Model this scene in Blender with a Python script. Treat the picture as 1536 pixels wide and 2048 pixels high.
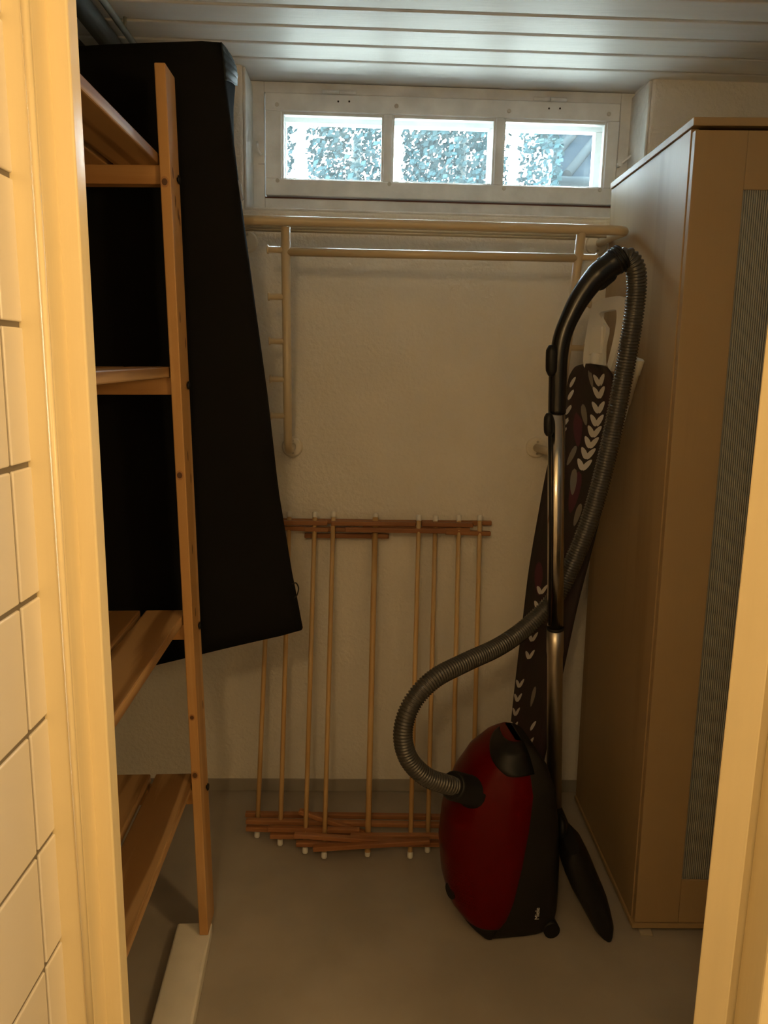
import bpy, math, random
import numpy as np
from mathutils import Vector, Matrix
random.seed(7)
S = bpy.context.scene
for o in list(bpy.data.objects): bpy.data.objects.remove(o)
COL = S.collection
V = Vector

# ------------------------------------------------------------------ camera
F_PX, CX, CY = 1540.0, 768.0, 1024.0
PITCH, ROLL, EYE = math.radians(10.8), math.radians(1.25), 1.35
fwd = V((0, math.cos(PITCH), -math.sin(PITCH)))
r0 = V((1, 0, 0)); u0 = r0.cross(fwd)
RIGHT = r0*math.cos(ROLL) + u0*math.sin(ROLL)
UP = -r0*math.sin(ROLL) + u0*math.cos(ROLL)
camd = bpy.data.cameras.new('camera'); cam = bpy.data.objects.new('camera', camd); COL.objects.link(cam)
M = Matrix((RIGHT, UP, -fwd)).transposed().to_4x4(); M.translation = V((0, 0, EYE)); cam.matrix_world = M
camd.sensor_fit = 'HORIZONTAL'; camd.sensor_width = 36; camd.lens = F_PX/1536*36
camd.clip_start = .01; camd.clip_end = 200
S.camera = cam

# ------------------------------------------------------------------ light
S.view_settings.view_transform = 'Standard'; S.view_settings.look = 'None'
S.view_settings.gamma = 1; S.view_settings.use_curve_mapping = False
S.view_settings.exposure = 0.0
W = bpy.data.worlds.new('sky'); S.world = W; W.use_nodes = True
bg = W.node_tree.nodes['Background']; bg.inputs[0].default_value = (.84, .94, 1.0, 1); bg.inputs[1].default_value = 1.0
wn = W.node_tree.nodes; wl = W.node_tree.links        # overcast sky: three times brighter overhead than at the horizon
wt = wn.new('ShaderNodeTexCoord'); wz = wn.new('ShaderNodeSeparateXYZ'); wl.new(wt.outputs['Generated'], wz.inputs[0])
wc = wn.new('ShaderNodeClamp'); wl.new(wz.outputs[2], wc.inputs[0])
wm = wn.new('ShaderNodeMath'); wm.operation = 'MULTIPLY_ADD'; wm.inputs[1].default_value = 76.0; wm.inputs[2].default_value = 38.0; wl.new(wc.outputs[0], wm.inputs[0]); wl.new(wm.outputs[0], bg.inputs[1])
def lamp(name, loc, power, col, rad):
    l = bpy.data.lights.new(name, 'POINT'); l.energy = power; l.color = col; l.shadow_soft_size = rad
    o = bpy.data.objects.new(name, l); COL.objects.link(o); o.location = loc; return o
lamp('hall_ceiling_light', (-.15, -.30, 1.78), 13.8, (1, .66, .30), .06)
lamp('hall_fill_light', (.86, .36, 1.55), 16.0, (1, .66, .29), .08)  # added fill lamp, brightens the hall tiles and the right jamb
pl = bpy.data.lights.new('window_portal', 'AREA'); pl.shape = 'RECTANGLE'; pl.size = 1.15; pl.size_y = .34; pl.cycles.is_portal = True
po = bpy.data.objects.new('window_portal', pl); COL.objects.link(po); po.location = (.12, 2.66, 1.97); po.rotation_euler = (math.radians(-90), 0, math.radians(1.9))

# ------------------------------------------------------------------ helpers
def ray(x, y): return RIGHT*((x-CX)/F_PX) - UP*((y-CY)/F_PX) + fwd
EYEP = V((0, 0, EYE))
def at(x, y, Y):                      # the point of the view ray at depth Y
    d = ray(x, y); return EYEP + d*(Y/d.y)
def atz(x, y, z):
    d = ray(x, y); return EYEP + d*((z-EYE)/d.z)
TH = math.radians(1.9)                # the back wall stands 1.9 degrees out of square
EU = V((math.cos(TH), math.sin(TH), 0)); EV = V((-math.sin(TH), math.cos(TH), 0)); B0 = V((0, 2.272, 0))
def bw(u, v, z): return B0 + EU*u + EV*v + V((0, 0, z))
def atb(x, y, v):
    d = ray(x, y); t = ((B0+EV*v-EYEP).dot(EV))/d.dot(EV); return EYEP + d*t
def atbl(x, y, v):
    p = atb(x, y, v) - B0; return p.dot(EU), p.z

class MB:
    def __init__(s): s.v = []; s.f = []; s.m = []; s.sm = []
    def add(s, vs, fs, mi=0, smooth=False):
        b = len(s.v); s.v += [V(p) for p in vs]
        for f in fs: s.f.append([i+b for i in f]); s.m.append(mi); s.sm.append(smooth)
    def hexa(s, p, mi=0):             # p: 8 points, bottom ring then top ring
        s.add(p, [(0,3,2,1),(4,5,6,7),(0,1,5,4),(1,2,6,5),(2,3,7,6),(3,0,4,7)], mi)
    def box(s, a, b, mi=0, fr=None):
        (x0,y0,z0),(x1,y1,z1) = a, b
        p = [V(q) for q in ((x0,y0,z0),(x1,y0,z0),(x1,y1,z0),(x0,y1,z0),(x0,y0,z1),(x1,y0,z1),(x1,y1,z1),(x0,y1,z1))]
        if fr: p = [fr(*q) for q in p]
        s.hexa(p, mi)
    def tube(s, pts, r, n=14, mi=0, caps=True, ref=None):
        pts = [V(p) for p in pts]; N = len(pts); rr = r if isinstance(r, (list, tuple)) else [r]*N
        T = [(pts[min(i+1,N-1)]-pts[max(i-1,0)]).normalized() for i in range(N)]
        a = V((0,0,1)) if abs(T[0].z) < .9 else V((1,0,0))
        nx = T[0].cross(a).normalized(); vs = []; fs = []
        for i in range(N):
            if i:
                ax = T[i-1].cross(T[i])
                if ax.length > 1e-7: nx = Matrix.Rotation(T[i-1].angle(T[i]), 3, ax.normalized()) @ nx
                nx = (nx - T[i]*nx.dot(T[i])).normalized()
            ny = T[i].cross(nx)
            for k in range(n):
                t = 2*math.pi*k/n; vs.append(pts[i] + (nx*math.cos(t)+ny*math.sin(t))*rr[i])
        for i in range(N-1):
            for k in range(n):
                k2 = (k+1) % n; fs.append((i*n+k, i*n+k2, (i+1)*n+k2, (i+1)*n+k))
        s.add(vs, fs, mi, True)
        if caps:
            b = len(s.v)-len(vs)
            s.f.append([b+k for k in reversed(range(n))]); s.m.append(mi); s.sm.append(False)
            s.f.append([b+(N-1)*n+k for k in range(n)]); s.m.append(mi); s.sm.append(False)
    def ellip(s, c, r, n=14, mi=0, fr=None):
        vs = []; fs = []
        for i in range(n+1):
            a = math.pi*i/n
            for k in range(2*n):
                t = math.pi*k/n
                vs.append(V((c[0]+r[0]*math.sin(a)*math.cos(t), c[1]+r[1]*math.sin(a)*math.sin(t), c[2]+r[2]*math.cos(a))))
        if fr: vs = [fr(*q) for q in vs]
        for i in range(n):
            for k in range(2*n):
                k2 = (k+1) % (2*n); fs.append((i*2*n+k, (i+1)*2*n+k, (i+1)*2*n+k2, i*2*n+k2))
        s.add(vs, fs, mi, True)
    def loft(s, rings, mi=0, caps=True, smooth=True, closed=True):
        n = len(rings[0]); b = len(s.v); vs = [p for r in rings for p in r]; fs = []
        for i in range(len(rings)-1):
            for k in range(n if closed else n-1):
                k2 = (k+1) % n; fs.append((i*n+k, i*n+k2, (i+1)*n+k2, (i+1)*n+k))
        s.add(vs, fs, mi, smooth)
        if caps:
            s.f.append([b+k for k in reversed(range(n))]); s.m.append(mi); s.sm.append(False)
            q = b+(len(rings)-1)*n; s.f.append([q+k for k in range(n)]); s.m.append(mi); s.sm.append(False)
    def build(s, name, mats, parent=None, bevel=0, seg=2, sharp=40):
        if not isinstance(mats, (list, tuple)): mats = [mats]
        off = V((0,0,0))
        q_ = parent; islocal = False
        while q_ is not None: islocal = islocal or bool(q_.get('_loc')); q_ = q_.parent
        if parent is not None and not islocal: off = WORLD(parent)
        me = bpy.data.meshes.new(name); me.from_pydata([tuple(p-off) for p in s.v], [], s.f)
        for m in mats: me.materials.append(m)
        me.polygons.foreach_set('material_index', s.m); me.polygons.foreach_set('use_smooth', s.sm)
        import bmesh
        bm = bmesh.new(); bm.from_mesh(me); bmesh.ops.recalc_face_normals(bm, faces=bm.faces); bm.to_mesh(me); bm.free()
        me.update()
        o = bpy.data.objects.new(name, me); COL.objects.link(o)
        if parent is not None: o.parent = parent
        if bevel:
            b = o.modifiers.new('bevel', 'BEVEL'); b.width = bevel; b.segments = seg; b.limit_method = 'ANGLE'; b.angle_limit = math.radians(sharp)
            b.harden_normals = False
        return o
def WORLD(o):
    p = V((0,0,0))
    while o is not None:
        p = p + V(o.location); o = o.parent
    return p
def tag(o, label=None, cat=None, group=None, kind=None):
    if label: o['label'] = label
    if cat: o['category'] = cat
    if group: o['group'] = group
    if kind: o['kind'] = kind
    return o
def thing(name, loc, label, cat):
    o = bpy.data.objects.new(name, None); o.empty_display_size = .05; COL.objects.link(o); o.location = loc
    return tag(o, label, cat)
def struct(o): o['kind'] = 'structure'; return o
def spline(pts, n=10):                # Catmull-Rom
    P = [V(p) for p in pts]; P = [P[0]*2-P[1]] + P + [P[-1]*2-P[-2]]; out = []
    for i in range(1, len(P)-2):
        a, b, c, d = P[i-1:i+3]
        for k in range(n):
            t = k/n
            out.append(.5*((2*b)+(c-a)*t+(2*a-5*b+4*c-d)*t*t+(3*b-a-3*c+d)*t**3))
    out.append(P[-2]); return out
def resample(pts, step):
    out = [pts[0]]; acc = 0
    for a, b in zip(pts, pts[1:]):
        L = (b-a).length; d = step-acc
        while d <= L:
            out.append(a.lerp(b, d/L)); d += step
        acc = L-(d-step)
    return out
def bend(a, b, c, r, n=8):            # corner at b between a and c rounded with radius r
    a, b, c = V(a), V(b), V(c); p = b+(a-b).normalized()*r; q = b+(c-b).normalized()*r
    return [((1-t)**2)*p + 2*t*(1-t)*b + t*t*q for t in [i/n for i in range(n+1)]]
def lerp1(xs, ys, x):
    return float(np.interp(x, xs, ys))

# ------------------------------------------------------------------ materials
def mat(name, col, rough=.5, metal=0, spec=.5, bump=0, bscale=60, var=0, vscale=6, col2=None, stretch=None, coat=0, sheen=0, detail=4):
    m = bpy.data.materials.new(name); m.use_nodes = True; nt = m.node_tree; N = nt.nodes; L = nt.links; p = N['Principled BSDF']
    p.inputs['Base Color'].default_value = (*col, 1); p.inputs['Roughness'].default_value = rough; p.inputs['Metallic'].default_value = metal
    p.inputs['Specular IOR Level'].default_value = spec; p.inputs['Coat Weight'].default_value = coat; p.inputs['Coat Roughness'].default_value = .08
    tc = N.new('ShaderNodeTexCoord'); mp = N.new('ShaderNodeMapping'); L.new(tc.outputs['Object'], mp.inputs[0])
    if stretch: mp.inputs['Scale'].default_value = stretch
    if var or col2:
        n = N.new('ShaderNodeTexNoise'); n.inputs['Scale'].default_value = vscale; n.inputs['Detail'].default_value = detail; L.new(mp.outputs[0], n.inputs['Vector'])
        r = N.new('ShaderNodeValToRGB'); L.new(n.outputs['Fac'], r.inputs[0])
        c2 = col2 or tuple(c*(1-var) for c in col)
        r.color_ramp.elements[0].position = .35; r.color_ramp.elements[1].position = .65
        r.color_ramp.elements[0].color = (*c2, 1); r.color_ramp.elements[1].color = (*col, 1); L.new(r.outputs[0], p.inputs['Base Color'])
    if bump:
        n2 = N.new('ShaderNodeTexNoise'); n2.inputs['Scale'].default_value = bscale; n2.inputs['Detail'].default_value = 5; L.new(mp.outputs[0], n2.inputs['Vector'])
        b = N.new('ShaderNodeBump'); b.inputs['Strength'].default_value = bump; b.inputs['Distance'].default_value = .004; L.new(n2.outputs['Fac'], b.inputs['Height']); L.new(b.outputs[0], p.inputs['Normal'])
    return m
def wood(name, light, dark, axis, rough=.45, knots=True, ring=28, kn=None):
    """softwood: stretched grain along axis, with scattered knots"""
    m = bpy.data.materials.new(name); m.use_nodes = True; nt = m.node_tree; N = nt.nodes; L = nt.links; p = N['Principled BSDF']
    p.inputs['Roughness'].default_value = rough; p.inputs['Specular IOR Level'].default_value = .3
    tc = N.new('ShaderNodeTexCoord'); mp = N.new('ShaderNodeMapping'); sc = [1,1,1]; sc[axis] = .06; mp.inputs['Scale'].default_value = sc
    L.new(tc.outputs['Object'], mp.inputs[0])
    n = N.new('ShaderNodeTexNoise'); n.inputs['Scale'].default_value = 9; n.inputs['Detail'].default_value = 2; L.new(mp.outputs[0], n.inputs['Vector'])
    mul = N.new('ShaderNodeMath'); mul.operation = 'MULTIPLY'; mul.inputs[1].default_value = ring; L.new(n.outputs['Fac'], mul.inputs[0])
    sn = N.new('ShaderNodeMath'); sn.operation = 'SINE'; L.new(mul.outputs[0], sn.inputs[0])
    n2 = N.new('ShaderNodeTexNoise'); n2.inputs['Scale'].default_value = 160; n2.inputs['Detail'].default_value = 3; L.new(mp.outputs[0], n2.inputs['Vector'])
    ad = N.new('ShaderNodeMath'); ad.operation = 'ADD'; L.new(sn.outputs[0], ad.inputs[0]); L.new(n2.outputs['Fac'], ad.inputs[1])
    r = N.new('ShaderNodeValToRGB'); L.new(ad.outputs[0], r.inputs[0]); r.color_ramp.elements[0].position = -.0; r.color_ramp.elements[1].position = 1.0
    r.color_ramp.elements[0].color = (*light, 1); r.color_ramp.elements[1].color = (*dark, 1)
    out = r.outputs[0]
    if knots:
        mk = N.new('ShaderNodeMapping'); sk = [1,1,1]; sk[axis] = .45; mk.inputs['Scale'].default_value = sk; L.new(tc.outputs['Object'], mk.inputs[0])
        vo = N.new('ShaderNodeTexVoronoi'); vo.inputs['Scale'].default_value = 6.5; L.new(mk.outputs[0], vo.inputs['Vector'])
        rk = N.new('ShaderNodeValToRGB'); L.new(vo.outputs['Distance'], rk.inputs[0])
        rk.color_ramp.elements[0].position = .045; rk.color_ramp.elements[0].color = (1,1,1,1); rk.color_ramp.elements[1].position = .085; rk.color_ramp.elements[1].color = (0,0,0,1)
        mx = N.new('ShaderNodeMix'); mx.data_type = 'RGBA'; L.new(rk.outputs[0], mx.inputs[0]); L.new(out, mx.inputs[6]); mx.inputs[7].default_value = (.10, .045, .018, 1)
        out = mx.outputs[2]
    L.new(out, p.inputs['Base Color'])
    b = N.new('ShaderNodeBump'); b.inputs['Strength'].default_value = .12; b.inputs['Distance'].default_value = .002; L.new(n2.outputs['Fac'], b.inputs['Height']); L.new(b.outputs[0], p.inputs['Normal'])
    return m
PLASTER = mat('rough_cream_plaster', (.86, .82, .75), .75, bump=.8, bscale=85, var=.06, vscale=5)
PLASTER_ROUGH = mat('flaking_plaster', (.86, .84, .80), .8, bump=1.0, bscale=38, var=.22, vscale=14)
FLOORP = mat('grey_floor_paint', (.40, .355, .30), .5, spec=.3, bump=.10, bscale=9, var=.13, vscale=5)
BASEP = mat('grey_painted_edge', (.37, .34, .29), .55, bump=.2, bscale=30, var=.1)
CEILP = mat('white_ceiling_paint', (.84, .83, .81), .45, bump=.12, bscale=40, var=.08, vscale=7, stretch=(.4, 3, 1))
DARKGAP = mat('dark_gap', (.03, .028, .025), .9)
WINP = mat('old_white_gloss_paint', (.90, .905, .89), .35, bump=.25, bscale=45, var=.18, vscale=11)
WINRED = mat('red_undercoat', (.20, .10, .08), .8)
TRIM = mat('cream_door_paint', (.88, .75, .47), .24, bump=.08, bscale=25, var=.05, vscale=9, stretch=(4, 4, .3))
TILE = mat('cream_glazed_tile', (.80, .75, .66), .22, bump=.03, bscale=12)
GROUT = mat('grey_grout', (.20, .17, .13), .9)
PINE_Z = wood('pine_upright', (.58, .345, .145), (.46, .25, .09), 2)
KNOT = mat('pine_knot', (.10, .042, .016), .5)
KNOTR = mat('pine_knot_ring', (.36, .17, .06), .5)
PINE_X = wood('pine_crossbar', (.52, .29, .115), (.43, .22, .08), 0)
PINE_Y = wood('pine_board', (.44, .265, .12), (.24, .125, .048), 1, ring=40)
BIRCH = wood('birch_foil', (.37, .255, .13), (.32, .215, .105), 2, rough=.45, knots=False, ring=10)
BIRCH_X = wood('birch_foil_rail', (.37, .255, .13), (.32, .215, .105), 0, rough=.45, knots=False, ring=10)
BLACKF = mat('black_polyester', (.007, .007, .007), .9, spec=.1, bump=.25, bscale=14)
BLACKSH = mat('shiny_black_pvc', (.010, .013, .0125), .5, spec=.22, bump=.8, bscale=18)
GREYTAG = mat('grey_lining', (.20, .20, .21), .6)
RACKW = mat('cream_powder_coat', (.62, .515, .36), .33)
FLANGE = mat('cream_flange', (.80, .74, .63), .4)
WHITEP = mat('white_plastic', (.80, .79, .75), .35)
DOWEL = wood('beech_dowel', (.70, .47, .22), (.63, .40, .17), 2, rough=.4, knots=False, ring=12)
SLAT = wood('stained_slat', (.36, .16, .065), (.28, .115, .045), 0, rough=.45, knots=False, ring=25)
REDP = mat('red_gloss_plastic', (.095, .0004, .0004), .32, spec=.12, coat=.06)
BLK = mat('black_plastic', (.008, .008, .008), .5, spec=.3)
BLKG = mat('black_gloss_plastic', (.008, .008, .008), .26, spec=.5)
CHAR = mat('charcoal_plastic', (.012, .011, .0095), .55, spec=.25)
CHROME = mat('brushed_steel_tube', (.62, .58, .52), .18, metal=1)
CHROMEM = mat('satin_steel_tube', (.55, .51, .45), .36, metal=1)
HOSE = mat('grey_hose_plastic', (.055, .052, .047), .27, spec=.7)
LOGO = mat('silver_print', (.70, .70, .70), .4)
CLOTH = mat('brown_board_cover', (.026, .022, .018), .85, col2=(.038, .017, .020), vscale=7, bump=.15, bscale=120)
LEAFW = mat('white_leaf_print', (.68, .66, .63), .8)
LEAFP = mat('plum_leaf_print', (.085, .02, .035), .8)
LEAFG = mat('taupe_leaf_print', (.22, .20, .17), .8)
WHITEW = mat('white_painted_wood', (.78, .74, .66), .6, bump=.25, bscale=30, var=.08, vscale=12)
PIPEG = mat('dirty_pipe_paint', (.24, .25, .22), .5, var=.3, vscale=14)
PIPED = mat('dark_pipe', (.03, .035, .032), .5)
LEAF = mat('hedge_leaf', (.0115, .0245, .0285), .9, spec=0, var=.35, vscale=2.5)
ROOFM = mat('slate_blue_roof', (.0030, .0052, .0075), .9, spec=0, var=.2, vscale=4)
ROOFL = mat('pale_roof_batten', (.0085, .011, .0125), .9, spec=0)
GRASS = mat('pale_gravel', (.40, .385, .35), .9, spec=0, var=.3, vscale=3)
def frosted():
    m = mat('ribbed_frosted_panel', (.40, .41, .37), .42, spec=.4); nt = m.node_tree; N = nt.nodes; L = nt.links; p = N['Principled BSDF']
    tc = N.new('ShaderNodeTexCoord'); sx = N.new('ShaderNodeSeparateXYZ'); L.new(tc.outputs['Object'], sx.inputs[0])
    mu = N.new('ShaderNodeMath'); mu.operation = 'MULTIPLY'; mu.inputs[1].default_value = 2*math.pi/.0046; L.new(sx.outputs[0], mu.inputs[0])
    sn = N.new('ShaderNodeMath'); sn.operation = 'SINE'; L.new(mu.outputs[0], sn.inputs[0])
    b = N.new('ShaderNodeBump'); b.inputs['Strength'].default_value = .8; b.inputs['Distance'].default_value = .0015; L.new(sn.outputs[0], b.inputs['Height']); L.new(b.outputs[0], p.inputs['Normal'])
    r = N.new('ShaderNodeValToRGB'); r.color_ramp.elements[0].color = (.27, .275, .245, 1); r.color_ramp.elements[1].color = (.37, .375, .34, 1)
    ma = N.new('ShaderNodeMath'); ma.operation = 'MULTIPLY_ADD'; ma.inputs[1].default_value = .5; ma.inputs[2].default_value = .5; L.new(sn.outputs[0], ma.inputs[0]); L.new(ma.outputs[0], r.inputs[0]); L.new(r.outputs[0], p.inputs['Base Color'])
    return m
FROST = frosted()
def glass(name, dirt):
    m = bpy.data.materials.new(name); m.use_nodes = True; nt = m.node_tree; N = nt.nodes; L = nt.links
    for n in list(N): N.remove(n)
    o = N.new('ShaderNodeOutputMaterial'); t = N.new('ShaderNodeBsdfTransparent'); t.inputs[0].default_value = (.95, .98, .98, 1)
    g = N.new('ShaderNodeBsdfGlossy'); g.inputs['Roughness'].default_value = .03
    fr = N.new('ShaderNodeFresnel'); fr.inputs[0].default_value = 1.45; m1 = N.new('ShaderNodeMixShader'); L.new(fr.outputs[0], m1.inputs[0]); L.new(t.outputs[0], m1.inputs[1]); L.new(g.outputs[0], m1.inputs[2])
    tr = N.new('ShaderNodeBsdfTranslucent'); tr.inputs[0].default_value = (.9, .96, .97, 1)
    tc = N.new('ShaderNodeTexCoord'); n = N.new('ShaderNodeTexNoise'); n.inputs['Scale'].default_value = 28; n.inputs['Detail'].default_value = 6; L.new(tc.outputs['Object'], n.inputs['Vector'])
    r = N.new('ShaderNodeMapRange'); r.inputs[1].default_value = .35; r.inputs[2].default_value = .75; r.inputs[3].default_value = dirt*.6; r.inputs[4].default_value = dirt*1.7; L.new(n.outputs['Fac'], r.inputs[0])
    m2 = N.new('ShaderNodeMixShader'); L.new(r.outputs[0], m2.inputs[0]); L.new(m1.outputs[0], m2.inputs[1]); L.new(tr.outputs[0], m2.inputs[2]); L.new(m2.outputs[0], o.inputs[0])
    return m
GLASS = glass('dusty_window_glass', .006)

# ------------------------------------------------------------------ room shell
CEIL = 2.135
LX, RX = -.92, 1.46                     # left and right walls
b = MB(); b.box((-1.0, -1.5, -.06), (1.6, 2.6, 0)); struct(b.build('floor', FLOORP))
# ceiling of white tongue-and-groove boards, running a little askew with the back wall
b = MB(); 
def cl(u, v, z): return bw(u, v, z)
edges = [-1.55 + .1025*i for i in range(17)]
edges = [e - .038 for e in edges]
for i in range(len(edges)-1):
    v0, v1 = edges[i]+.004, min(edges[i+1]-.0045, .275)
    if v1 <= v0 or v0 < -1.36: continue
    b.box((-.98, v0, CEIL), (1.56, v1, CEIL+.02), 0, cl)
b.box((-1.0, -1.50, CEIL+.012), (1.58, .278, CEIL+.05), 1, cl)
struct(b.build('ceiling', [CEILP, CEILP], bevel=.004, seg=2))
# back wall with the window recess
def rect_wall(b, outer, hole, v0, v1, mi=0):
    (u0, z0, u1, z1), (hu0, hz0, hu1, hz1) = outer, hole
    b.box((u0, v0, z0), (hu0, v1, z1), mi, bw); b.box((hu1, v0, z0), (u1, v1, z1), mi, bw)
    b.box((hu0, v0, z0), (hu1, v1, hz0), mi, bw)
    if hz1 < z1: b.box((hu0, v0, hz1), (hu1, v1, z1), mi, bw)
REC_L, REC_R, SILL = -.408, .712, 1.768
b = MB()
pr = [(LX-.1, 0), (RX+.1, 0), (RX+.1, CEIL+.03), (REC_R, CEIL+.03), (REC_R, SILL), (REC_L, SILL), (REC_L, CEIL+.03), (LX-.1, CEIL+.03)]
b.add([bw(u, 0, z) for u, z in pr]+[bw(u, .28, z) for u, z in pr], [tuple(range(8)), tuple(range(15, 7, -1))]+[(k, (k+1) % 8, (k+1) % 8+8, k+8) for k in range(8)])
wb = struct(b.build('wall_back', PLASTER, bevel=.008, seg=3))
b = MB(); b.box((LX, -.0035, 0), (RX, 0, .043), 0, bw); struct(b.build('baseboard_back', BASEP, bevel=.002))
b = MB(); b.box((LX-.08, .90, 0), (LX, 2.30, CEIL+.02)); struct(b.build('wall_left', PLASTER))
b = MB(); b.box((RX, .90, 0), (RX+.08, 2.34, CEIL+.02)); struct(b.build('wall_right', PLASTER))
# wall with the doorway; hall beyond
HEAD = 2.02
b = MB()
b.box((LX-.08, .86, 0), (-.372, .90, CEIL+.02)); b.box((.535, .86, 0), (RX+.08, .90, CEIL+.02)); b.box((-.372, .86, HEAD), (.535, .90, CEIL+.02))
struct(b.build('wall_front', PLASTER))
b = MB(); b.box((1.12, -1.4, 0), (1.2, .86, CEIL+.02)); struct(b.build('wall_hall_right', PLASTER))
b = MB(); b.box((-.47, -1.48, 0), (1.2, -1.4, CEIL+.02)); struct(b.build('wall_hall_back', PLASTER))
b = MB(); b.box((-.47, -1.48, CEIL), (1.2, .88, CEIL+.06)); struct(b.build('ceiling_hall', CEILP))
# tiled hall wall: 15 cm glazed tiles with a narrow cut column beside the door
b = MB(); TX = -.392
b.box((TX-.08, -1.4, 0), (TX-.003, .86, CEIL+.02), 1)
cols = [(.8035, .868)] + [(.8-.15*(i+1)+.0015, .8-.15*i-.0015) for i in range(14)]
for (y0, y1) in cols:
    for k in range(-1, 15):
        z0 = max(.034+.15*k+.003, .002); z1 = min(.034+.15*(k+1)-.003, CEIL)
        if z1 > z0: b.box((TX-.008, y0, z0), (TX, y1, z1), 0)
struct(b.build('wall_hall_left', [TILE, GROUT], bevel=.0022, seg=3))

# ------------------------------------------------------------------ door frame
D = struct(bpy.data.objects.new('door_1', None)); COL.objects.link(D); D.location = (0, .88, 0)
b = MB(); b.box((-.402, .846, 0), (-.368, .915, HEAD+.06)); b.build('casing', TRIM, D, bevel=.003)
b = MB(); b.tube([(-.3655, .848, 0), (-.3655, .848, HEAD+.06)], .0042, 10); b.build('bead', TRIM, D)
b = MB(); b.box((-.368, .852, 0), (-.362, .915, HEAD)); b.box((-.365, .893, 0), (-.3405, .921, HEAD)); b.build('jamb', TRIM, D, bevel=.0022)
b = MB(); pj = [(.442, .921), (.470, .884), (.475, .906), (.53, .906), (.53, .921)]
b.add([V((x, y, 0)) for x, y in pj]+[V((x, y, HEAD)) for x, y in pj], [tuple(range(5)), tuple(range(9, 4, -1))]+[(k, (k+1) % 5, (k+1) % 5+5, k+5) for k in range(5)]); b.build('jamb', TRIM, D, bevel=.0025)
b = MB(); b.box((.488, .842, 0), (.56, .903, HEAD+.06)); b.build('casing', TRIM, D, bevel=.003)
b = MB(); b.box((-.402, .846, HEAD), (.53, .93, HEAD+.06)); b.build('head_casing', TRIM, D, bevel=.003)
D.rotation_euler = (0, math.radians(-.3), 0); D.location.x = .005     # the old frame leans a little

# ------------------------------------------------------------------ window
Wn = struct(bpy.data.objects.new('window_1', None)); COL.objects.link(Wn); Wn.location = bw(.14, .13, SILL)
VW = .135
uTL, zT = atbl(530, 184, VW); uTR, _ = atbl(1242, 210, VW); _, zB = atbl(860, 399, VW)
def ring(b, o, i, v0, v1, mi=0):      # rectangular ring of four boxes: o, i = (u0, z0, u1, z1)
    b.box((o[0], v0, o[1]), (i[0], v1, o[3]), mi, bw); b.box((i[2], v0, o[1]), (o[2], v1, o[3]), mi, bw)
    b.box((i[0], v0, o[1]), (i[2], v1, i[1]), mi, bw); b.box((i[0], v0, i[3]), (i[2], v1, o[3]), mi, bw)
SASH = (uTL, zB, uTR, zT)
b = MB(); fo = (REC_L-.01, SILL-.01, REC_R+.01, CEIL+.01)
ring(b, fo, (uTL-.004, zB-.006, uTR+.004, zT+.003), VW+.012, .275); b.build('window_frame', WINP, Wn, bevel=.002)
b = MB(); b.box((uTL-.004, VW+.02, zB-.008), (uTR+.004, VW+.06, zB-.001), 0, bw); b.build('gap_strip', WINRED, Wn)
# three openings
P = []
for (xl, xr) in ((563, 767), (784, 990), (1006, 1212)):
    P.append([atbl(xl, 300, VW)[0], atbl(xr, 300, VW)[0]])
_, pT = atbl(870, 231, VW); _, pB = atbl(870, 366, VW)
xs = [SASH[0]] + [e for p in P for e in p] + [SASH[2]]
def grid(b, v0, v1, xs, z0, z1, zo, zi, mi=0):
    b.box((xs[0], v0, z0), (xs[-1], v1, zo), mi, bw); b.box((xs[0], v0, zi), (xs[-1], v1, z1), mi, bw)
    for k in range(0, len(xs), 2): b.box((xs[k], v0, zo), (xs[k+1], v1, zi), mi, bw)
b = MB(); grid(b, VW, VW+.035, xs, SASH[1], SASH[3], pB, pT); sash = b.build('sash', WINP, Wn, bevel=.0025)
for (u0, u1) in P:
    b = MB(); ring(b, (u0-.001, pB-.001, u1+.001, pT+.001), (u0+.006, pB+.004, u1-.006, pT-.008), VW+.008, VW+.03); b.build('glazing_bead', WINP, sash, bevel=.0015)
    b = MB(); b.box((u0-.002, VW+.022, pB-.002), (u1+.002, VW+.025, pT+.002), 0, bw); b.build('pane', GLASS, sash)
xo = [SASH[0]-.03, P[0][0]+.004, P[0][1]-.004, P[1][0]+.004, P[1][1]-.004, P[2][0]+.004, P[2][1]-.006, SASH[2]+.03]
b = MB(); grid(b, .232, .268, xo, SILL+.03, zT+.01, pB-.012, pT-.003); so = b.build('outer_sash', WINP, Wn, bevel=.0025)
for (u0, u1) in P:
    b = MB(); b.box((u0-.002, .25, pB-.014), (u1+.002, .253, pT), 0, bw); b.build('pane', GLASS, so)
for (xa, xb_, y) in ((645, 712, 187), (1067, 1133, 201)):
    u0, z = atbl(xa, y, VW); u1, _ = atbl(xb_, y, VW)
    b = MB(); b.tube([bw(u0, VW-.002, z+.004), bw((u0+u1)/2-.001, VW-.002, z+.004)], .0055, 10); b.tube([bw((u0+u1)/2+.001, VW-.002, z+.004), bw(u1, VW-.002, z+.004)], .0055, 10)
    h = b.build('hinge', WINP, Wn)
    for xx in (((xa+xb_)/2-2), ((xa+xb_)/2+20)):
        u, zz = atbl(xx, y+16, VW); b = MB(); b.tube([bw(u, VW-.001, zz), bw(u, VW+.002, zz)], .0028, 8); b.build('screw', DARKGAP, h)
for (x, y) in ((554, 209), (793, 212), (1018, 222), (1218, 228), (555, 361), (779, 368), (1008, 377), (1200, 380)):
    u, z = atbl(x, y, VW); b = MB(); b.tube([bw(u, VW-.0025, z), bw(u, VW+.004, z)], [.0055, .0065], 12); b.build('plug', mat('plug_paint', (.58, .55, .49), .5) if 'plug_paint' not in bpy.data.materials else bpy.data.materials['plug_paint'], sash)
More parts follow.
